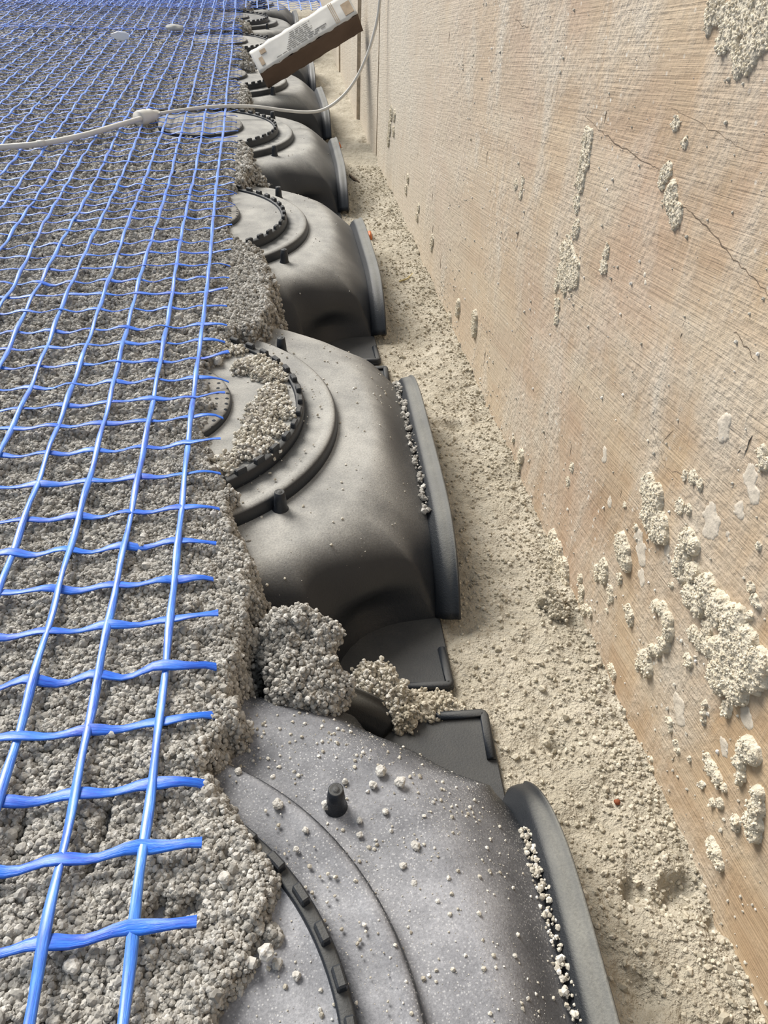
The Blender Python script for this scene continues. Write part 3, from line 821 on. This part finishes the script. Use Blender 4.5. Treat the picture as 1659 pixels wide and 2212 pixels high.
lump('screed_lump', [b_at(608, 1358, .096, .011), b_at(655, 1348, .098, .010), b_at(703, 1374, .094, .009), b_at(600, 1408, .086, .011), b_at(645, 1402, .086, .015), b_at(684, 1412, .088, .009), b_at(622, 1452, .084, .013), b_at(672, 1458, .082, .016), b_at(716, 1488, .078, .012), b_at(636, 1492, .082, .014), b_at(688, 1504, .080, .014), b_at(655, 1455, .060, .019)],
     'large crumbly lump of screed wedged in the gap between the two nearest formers', M_SCREED, M_GRAIN, 9000, 0.0008, 0.0022, 3)
lump('screed_lump', [b_at(808, 1478, .016, .015), b_at(832, 1508, .012, .014), b_at(800, 1492, .014, .011), b_at(838, 1538, .008, .011)],
     'smaller paler screed lump on the floor beside the corner plate of the second former', M_FLOOR, M_PALE, 2600, 0.0008, 0.0020, 5)
lump('screed_lump', [b_at(905, 1532, .004, .013, (1.6, 1, .6)), b_at(872, 1555, .005, .011), b_at(945, 1530, .003, .011, (1.5, 1, .5))],
     'low sandy heap on the floor between the two L-ridged corner plates', M_FLOOR, M_SAND, 1300, 0.0008, 0.0022, 8)
lump('screed_lump', [b_at(1190, 1300, .008, .011), b_at(1205, 1325, .006, .009)], 'small round clod on the floor at the foot of the plywood', M_FLOOR, M_SAND, 500, 0.0006, 0.0018, 9)
bank = []
for k in range(30):
    t = math.radians(78-132*k/29+random.uniform(-5, 5)); r = 0.121+random.uniform(-0.016, 0.010); q = random.uniform(0.006, 0.0115)
    bank.append((FORMERS[1][0]+r*math.cos(t), FORMERS[1][1]+r*math.sin(t), 0.1065, q*1.15, q*1.15, q*0.62))
lump('screed_lump', bank, 'curved bank of loose screed crumbs heaped on the lid of the second former', M_SCREED, M_PALE, 6500, 0.0007, 0.0021, 12)
lump('screed_lump', [b_at(548, 380, .094, .012), b_at(556, 400, .088, .015, (1, 1.2, .8)), b_at(535, 372, .1, .014)], 'screed crumbs tumbling off the edge between the third and fourth formers', M_SCREED, M_GRAIN, 700, 0.001, 0.003, 15)
lump('screed_lump', [b_at(520, 128, .114, .02, (1, 1, .7)), b_at(532, 148, .112, .018, (1, 1, .7))], 'clod of screed lying against the lower end of the carton', M_SCREED, M_GRAIN, 600, 0.0014, 0.0035, 17)
lump('screed_lump', [b_at(515, 55, .118, .014, (.8, .8, 1.3)), b_at(520, 65, .112, .024, (1, 1, .6))], 'small pointed clod of screed at the mesh edge near the seventh former', M_SCREED, M_GRAIN, 400, 0.002, 0.004, 19)

# single white crumbs on the nearest former
for k, (px, py, r, z) in enumerate([(600, 1740, 12, .1), (705, 1742, 12, .092), (822, 1668, 13, .091), (864, 1692, 12, .091), (515, 1668, 8, .1), (805, 1698, 9, .091), (776, 1775, 7, .091), (832, 1755, 7, .091), (898, 1830, 10, .09), (895, 1910, 8, .089), (972, 1950, 8, .087), (975, 2035, 10, .087), (1000, 2105, 15, .086), (777, 1805, 7, .091), (660, 1795, 7, .1), (640, 1835, 6, .1), (590, 1680, 6, .1), (745, 1690, 7, .091), (870, 1872, 8, .09), (600, 2085, 12, .106), (640, 2110, 10, .106), (560, 2010, 12, .110), (575, 2060, 17, .110), (485, 1900, 14, .116), (157, 2090, 18, .116), (690, 2010, 7, .1), (700, 2120, 9, .1)]):
    p = on_z(px, py, z); R = r/FPX*np.dot(p-CAM, AF)*0.95
    bm = bmesh.new(); bmesh.ops.create_icosphere(bm, subdivisions=3, radius=1)
    KK = 1+0.6*fbm(np.array([v.co for v in bm.verts])*1.5+k*3.3, 4, k, 0.6)
    for v, kk in zip(bm.verts, KK):
        d = np.array(v.co)
        v.co = Vector(tuple(d*kk*R*np.array([1, 1, .8])))
    me = bpy.data.meshes.new('crumb'); bm.to_mesh(me); bm.free()
    o = put('crumb', me, mat_simple('crumb_stone', (0.52, 0.50, 0.46), 0.9, 200, 0.2, 0.001) if k == 0 else bpy.data.materials['crumb_stone'], None, (p[0], p[1], p[2]+R*0.55))
    special = {0: 'pale crumb on the step ring left of the peg of the nearest former', 1: 'pale crumb touching the left side of the peg on the nearest former',
               2: 'left one of two pale crumbs up and right of the nearest peg', 3: 'right one of two pale crumbs up and right of the nearest peg',
               4: 'pale crumb at the upper left start of the nearest step ring', 12: 'largest loose pale crumb low on the slope of the nearest former',
               22: 'largest pale chunk at the rubble edge on the nearest lid', 23: 'pale angular chunk in the rubble beside a cut blue tape end', 24: 'round pale chunk in the screed between two blue cords at lower left'}
    tag(o, special.get(k, 'small pale crumb of mortar scattered on the nearest plastic former'), 'crumb', 'pale crumbs on the nearest former')

# ------------------------------------------------------------------ blue glass-fibre mesh
def mesh_z(x, y):
    return 0.1215+0.0026*fbm2(x, y, 8, 2, 91)
def ribbon(name, pts, widths, tilt, thick, mat, parent):
    """flat tape along pts (N,3); widths (N,), tilt angle (N,) about its axis"""
    pts = np.asarray(pts, float); n = len(pts)
    T = np.gradient(pts, axis=0); T /= np.linalg.norm(T, axis=1)[:, None]
    S_ = np.cross(T, np.array([0, 0, 1.0])); S_ /= np.linalg.norm(S_, axis=1)[:, None]
    U = np.cross(S_, T)
    c, s = np.cos(tilt)[:, None], np.sin(tilt)[:, None]
    A = S_*c+U*s; B = -S_*s+U*c
    w = widths[:, None]/2; t = thick/2
    sec = [(-1, 0), (-0.6, 1), (0.6, 1), (1, 0), (0.6, -1), (-0.6, -1)]
    P = np.stack([pts+A*w*a+B*t*b for a, b in sec+[sec[0]]], 1)
    me = grid_mesh(name, P)
    uv = me.uv_layers.new(name='UVMap')
    L_ = np.concatenate([[0], np.cumsum(np.linalg.norm(np.diff(pts, axis=0), axis=1))])
    vi = np.empty(len(me.loops), np.int32); me.loops.foreach_get('vertex_index', vi)
    u = (vi % 7)/6.0; v = L_[vi//7]*20
    uv.data.foreach_set('uv', np.stack([u*0.35, v], -1).astype(np.float32).ravel())
    return put(name, me, mat, parent, smooth=True)
def near_wefts():
    px = [(310, 2028), (320, 1844), (335, 1695), (350, 1560), (367, 1445), (378, 1342), (388, 1254), (398, 1174), (407, 1102), (416, 1029), (423, 966), (428, 910), (434, 865), (440, 821), (444, 778), (448, 740), (451, 706), (455, 667), (458, 635), (462, 606), (465, 577), (468, 552), (471, 530), (474, 503), (477, 478), (479, 459), (481, 442), (482, 429), (483, 415), (484, 402), (485, 385)]
    Ys = [float(on_z(x, y, 0.119)[1]) for x, y in px]
    return Ys
WY = near_wefts()
WY = [WY[0]-0.082, WY[0]-0.041]+WY
Y2 = float(on_z(450, 68, 0.122)[1])
while WY[-1] < Y2+0.02: WY.append(WY[-1]+0.0385*(0.9+0.2*random.random()))
net = empty('fibre_mesh', (-0.3, 1.2, 0.118))
tag(net, 'blue glass-fibre reinforcing mesh with cut free ends, laid over the screed', 'mesh')
def warp_x(k, y):
    return -0.0735-0.0352*k+0.0010*np.sin(y*9+k*2.1)-0.004*np.exp(-((y-0.15)/0.14)**2)*0.6 + 0.012*fbm2(y*0+k*0.21, y, 2.2, 2, 95)*min(1, k/6)
def build_net(root, wys, kx, ylo, yhi, lift, x_right, seed, ripple=1.0):
    rs = random.Random(seed)
    off = np.array(root.location)
    for k in kx:
        y = np.arange(ylo, yhi, 0.012 if ylo < 1 else 0.02)
        x = warp_x(k, y)
        z = mesh_z(x, y)+lift+0.0012*np.sin(y*2*math.pi/0.0385*0.5+k) + 0.004*ripple*np.maximum(0, fbm2(x, y, 5.5, 2, seed+3))
        pts = np.stack([x, y, z+0.0010], -1)-off
        w = (0.0042+0.0012*np.exp(-y/0.35))*(1+0.12*np.sin(y*420+k)); 
        ribbon('warp_cord', pts, w, 0.3*np.sin(y*30+k*1.7), 0.0020, M_WARP, root)
    xl = float(warp_x(max(kx), np.array([1.0]))[0])-0.02
    for j, yw in enumerate(wys):
        left = max(xl, -0.34-0.30*yw) if ripple < 3 else xl
        x = np.arange(left, x_right+0.001, 0.0058)
        ph = ((-0.0735-x)/0.0352)*2*math.pi
        amp = 0.6+0.8*rs.random(); sgn = 1 if j % 2 else -1
        y = yw+0.030*(x+0.0735)+0.0009*np.sin(ph*1.0+0.6)*amp+0.0035*fbm2(x, y_arr(yw, x), 9, 2, seed+5)
        z = mesh_z(x, y)+lift+0.0013*np.sin(ph+rs.random()*1.5)*amp+0.0020*fbm2(x, y, 30, 2, seed+8)+0.004*ripple*np.maximum(0, fbm2(x, y, 5.5, 2, seed+3))
        endt = np.clip((x-(x_right-0.026))/0.026, 0, 1)
        curl = rs.choice([-1, -1, -0.7, 0.35, 0.5])
        z = z+0.0060*endt**2*curl+0.0035*np.sin(endt*math.pi)
        y = y+0.004*endt**2*rs.uniform(-1, 1)
        # tape spreads where it crosses a cord and gathers between
        w = 0.0058+0.0013*np.cos(ph)+0.0008*fbm2(x, y, 40, 2, seed+2)
        w = w*np.interp(yw, [0.3, 0.9, 2.0], [1.0, 0.76, 0.6])
        tl = 0.18*np.sin(ph*0.5+rs.random()*6)+0.25*fbm2(x, y, 25, 2, seed+11)
        pts = np.stack([x, y, z], -1)-off
        ribbon('weft_tape', pts, w, tl, 0.0009, M_WEFT, root)
def y_arr(y, x): return np.zeros_like(x)+y
build_net(net, WY, range(0, 27), 0.02, Y2+0.06, 0.0, -0.046, 5)
net2 = empty('fibre_mesh', (-0.4, 3.4, 0.12))
tag(net2, 'second sheet of blue mesh overlapping the first near the top of the photo', 'mesh')
Y2 = float(on_z(450, 68, 0.122)[1])
build_net(net2, [Y2, Y2+0.008, Y2+0.02]+[Y2+0.05+0.0385*k for k in range(int((4.3-Y2)/0.0385))], range(0, 30), Y2-0.01, 4.3, 0.006, -0.046, 23, 1.8)
net3 = empty('fibre_mesh', (-0.2, 3.6, 0.13))
tag(net3, 'rumpled far sheet of blue mesh reaching across to the plywood at the top edge', 'mesh')
Y3 = float(on_z(560, 22, 0.14)[1])
build_net(net3, [Y3+0.012+0.028*k for k in range(int((4.3-Y3)/0.028))], range(-8, 30), Y3-0.02, 4.3, 0.022, 0.215, 37, 4.0)

# ------------------------------------------------------------------ white cable
cord = empty('extension_cable', tuple(on_z(320, 250, 0.12)))
tag(cord, 'ivory-white electric cable with a cone-shaped sleeve lying across the blue mesh', 'cable')
oc = np.array(cord.location)
pt = [on_z(-160, 322, .131), on_z(-60, 322, .131), on_z(0, 318, .131), on_z(90, 310, .131), on_z(180, 292, .130), on_z(250, 272, .130), on_z(305, 256, .132)]
put('thick_cord', tube('thick_cord', [p-oc for p in spline(pt, 8)], 0.0043, 14), M_CORD, cord, smooth=True)
a = on_z(298, 257, .130); b = on_z(322, 250, .130); c = on_z(344, 245, .130)
ax = (c-a)/np.linalg.norm(c-a)
prof = [(0.0, .0085), (0.0, .0128), (0.006, .0135), (0.020, .0130), (0.028, .0112), (0.034, .0118), (0.040, .0092), (0.054, .0062), (0.058, .0040)]
put('cone_sleeve', tube('cone_sleeve', [a-oc+ax*d*np.linalg.norm(c-a)/0.058 for d, r in prof], [r*0.98 for d, r in prof], 20), M_CORD, cord, smooth=True)
put('moulded_collar', tube('moulded_collar', [on_z(80, 311, .131)-oc, on_z(97, 309, .131)-oc], 0.0051, 14), M_CORD, cord, smooth=True)
pt = [on_z(345, 245, .133), on_z(390, 238, .130), on_z(450, 231, .128), on_z(520, 229, .126)]
YC = float(pt[-1][1])
pt += [on_y(560, 231, YC+.0), on_y(620, 239, YC), on_y(670, 242, YC), on_y(705, 234, YC), on_y(740, 208, YC), on_y(768, 172, YC), on_y(792, 122, YC), on_y(808, 72, YC), on_y(817, 30, YC), on_y(822, -20, YC), on_y(824, -90, YC), on_y(824, -180, YC)]
put('thin_cord', tube('thin_cord', [p-oc for p in spline(pt, 8)], 0.0029, 12), M_CORD, cord, smooth=True)

# ------------------------------------------------------------------ cardboard carton
A0 = CAM+(np.array([-0.004, 2.06, 0.1165])-CAM)*0.95       # low end of the edge shared by white and brown faces
B0 = CAM+(np.array([0.226, 2.075, 0.2375])-CAM)*0.95
u_ = (B0-A0); LEN = np.linalg.norm(u_); u_ /= LEN
w0 = np.array([-0.020, 0.045, 0.033]); w0 = w0-u_*np.dot(w0, u_); w0 /= np.linalg.norm(w0)
v0 = np.cross(u_, w0); v0 = v0 if v0[2] < 0 else -v0
BW, BH = 0.061, 0.050
carton = empty('carton', tuple(A0))
tag(carton, 'long slim cardboard carton, white printed face up, propped between a former and the wall', 'carton')
def quad_slab(name, o, e1, e2, nrm, t, mat, par):
    P = [o, o+e1, o+e1+e2, o+e2]; V = P+[p-nrm*t for p in P]
    F = [(0, 1, 2, 3), (7, 6, 5, 4), (0, 4, 5, 1), (1, 5, 6, 2), (2, 6, 7, 3), (3, 7, 4, 0)]
    me = mesh_from(name, V, F); bm = bmesh.new(); bm.from_mesh(me); bmesh.ops.recalc_face_normals(bm, faces=bm.faces[:]); bm.to_mesh(me); bm.free()
    return put(name, me, mat, par)
Z0 = np.zeros(3)
# slightly wavy white cover
def card_panel(name, o, e1, e2, nrm, mat, par, wav):
    nu, nv = 40, 8; P = np.zeros((nu, nv, 3))
    for i in range(nu):
        for j in range(nv):
            a, b = i/(nu-1), j/(nv-1)
            edge = 1 if j in (0, nv-1) else 0.3
            P[i, j] = o+e1*a+e2*b+nrm*wav*edge*math.sin(a*23+b*3)*0.6+nrm*wav*0.8*float(vnoise(np.array([[a*9, b*3, 1.1]]), 5)[0])
            if j in (0, nv-1): P[i, j] += (e2/np.linalg.norm(e2))*wav*(0.9*math.sin(a*37)+0.7*math.sin(a*71))*(1 if j else -1)
    me = grid_mesh(name, P); o2 = put(name, me, mat, par, smooth=True)
    md = o2.modifiers.new('card', 'SOLIDIFY'); md.thickness = 0.0018; md.offset = 0
    return o2
nw = -v0; nb = -w0
cover = card_panel('white_face', Z0+nw*0.0, u_*LEN, w0*BW, nw, M_CARDW, carton, 0.0011)
card_panel('brown_side', Z0-nw*0.001, u_*LEN, v0*BH, nb, M_CARDB, carton, 0.0008)
card_panel('back_side', w0*BW+v0*0.001, u_*LEN, v0*BH, -nb, M_CARDB, carton, 0.0006)
card_panel('underside', v0*BH, u_*LEN, w0*BW, -nw, M_CARDB, carton, 0.0006)
quad_slab('end_flap', Z0+u_*0.001, w0*BW, v0*BH, -u_, 0.0015, M_CARDW, carton)
quad_slab('end_flap', u_*(LEN-0.001), w0*BW, v0*BH, u_, 0.0015, M_CARDB, carton)
def ink(a0, a1, b0, b1, mat=M_INK, name='print_line', lift=0.0024):
    o = u_*LEN*a0+w0*BW*b0+nw*lift
    quad_slab(name, o, u_*LEN*(a1-a0), w0*BW*(b1-b0), nw, 0.0004, mat, cover)
for k in range(9):
    b = 0.16+0.075*k; r = 0.60 if k < 3 else 0.56
    st = 0.20 if k in (0,) else 0.30+0.012*k
    a = st
    while a < r+0.02*(k % 3):
        l = 0.03+0.05*random.random(); ink(a, min(a+l, r+0.04), b, b+0.026); a += l+0.010
ink(0.62, 0.72, 0.30, 0.335); ink(0.66, 0.70, 0.22, 0.25)
for a in (0.80, 0.815, 0.83): ink(a, a+0.006, 0.05, 0.95, M_TAPE)
ink(0.90, 0.985, 0.15, 0.65, M_TAPE, 'torn_patch'); ink(0.05, 0.085, 0.2, 0.55, M_TAPE, 'torn_patch'); ink(0.085, 0.14, 0.62, 0.80, M_TAPE, 'torn_patch')

# ------------------------------------------------------------------ small litter
def chip(name, poly, z, t, mat, label, cat, bend=0.0, px=True):
    P = [on_z(x, y, z) for x, y in poly] if px else [np.array(p) for p in poly]
    c = np.mean(P, 0); V = []; n = len(P)
    for p in P: q = p-c; V.append(q+np.array([0, 0, t+bend*(q[1]*18)]))
    for p in P: q = p-c; V.append(q+np.array([0, 0, bend*(q[1]*18)]))
    F = [tuple(range(n)), tuple(range(2*n-1, n-1, -1))]+[(i, i+n, (i+1) % n+n, (i+1) % n) for i in range(n)]
    me = mesh_from(name, V, F); bm = bmesh.new(); bm.from_mesh(me); bmesh.ops.recalc_face_normals(bm, faces=bm.faces[:])
    bm.to_mesh(me); bm.free()
    return tag(put(name, me, mat, None, tuple(c)), label, cat)
def shard():
    c = on_z(264, 88, 0.122); R = np.array([[-.052, 0, .028], [-.045, .0, .012], [-.012, -.002, -.002], [.012, -.003, -.001], [.030, 0, .006], [.036, .004, .026], [.02, .012, .036], [-.02, .012, .036]])
    R = R*0.55; V = list(R)+[r+np.array([0, .004, 0]) for r in R]; n = len(R)
    F = [tuple(range(n)), tuple(range(2*n-1, n-1, -1))]+[(i, i+n, (i+1) % n+n, (i+1) % n) for i in range(n)]
    me = mesh_from('plastic_shard', V, F); bm = bmesh.new(); bm.from_mesh(me); bmesh.ops.recalc_face_normals(bm, faces=bm.faces[:])
    bmesh.ops.bevel(bm, geom=bm.edges[:], offset=0.0012, segments=1, affect='EDGES'); bm.to_mesh(me); bm.free()
    tag(put('plastic_shard', me, M_SHARD, None, tuple(c)), 'translucent white plastic shard lying on the mesh at upper left', 'shard')
shard()
def pebble(name, p, r, mat, label, cat, seed, rotz=0):
    bm = bmesh.new(); bmesh.ops.create_icosphere(bm, subdivisions=3, radius=1)
    for v in bm.verts:
        d = np.array(v.co); k = 1+0.28*float(fbm((d*1.3+seed)[None], 2, seed)[0]); v.co = Vector(tuple(d*k*np.array(r)))
    me = bpy.data.meshes.new(name); bm.to_mesh(me); bm.free()
    return tag(put(name, me, mat, None, tuple(p), (0, 0, rotz), smooth=True), label, cat)
pebble('stone', on_z(378, 60, .134), (.025, .012, .008), M_STONE, 'oblong pale grey stone resting on the mesh near the top', 'stone', 3, -0.35)
pebble('orange_chip', on_z(798, 510, .004), (.0045, .016, .009), M_ORANGE, 'small orange plastic scrap behind the rim of the third former', 'scrap', 4)
pebble('orange_chip', on_z(733, 317, .004), (.004, .012, .009), M_ORANGE, 'tiny orange plastic scrap behind the rim of the fourth former', 'scrap', 6)
pebble('brown_chip', on_z(1333, 1733, .006), (.0022, .002, .002), M_RUST, 'tiny rust-brown scrap in a floor hollow near the plywood', 'scrap', 7)
P_ = [on_z(755, 378, .006), on_z(765, 386, .008), on_z(776, 394, .006)]
tag(put('wood_splinter', tube('wood_splinter', P_, [.002, .0028, .0015], 6), M_CRACK), 'dark wood splinter on the floor beside the fourth former', 'splinter')
P_ = [on_z(862, 608, .006), on_z(880, 602, .009), on_z(893, 590, .006)]
tag(put('straw_stalk', tube('straw_stalk', P_, .0012, 6), M_STRAW), 'thin tan stalk on the floor beside the third former', 'stalk')
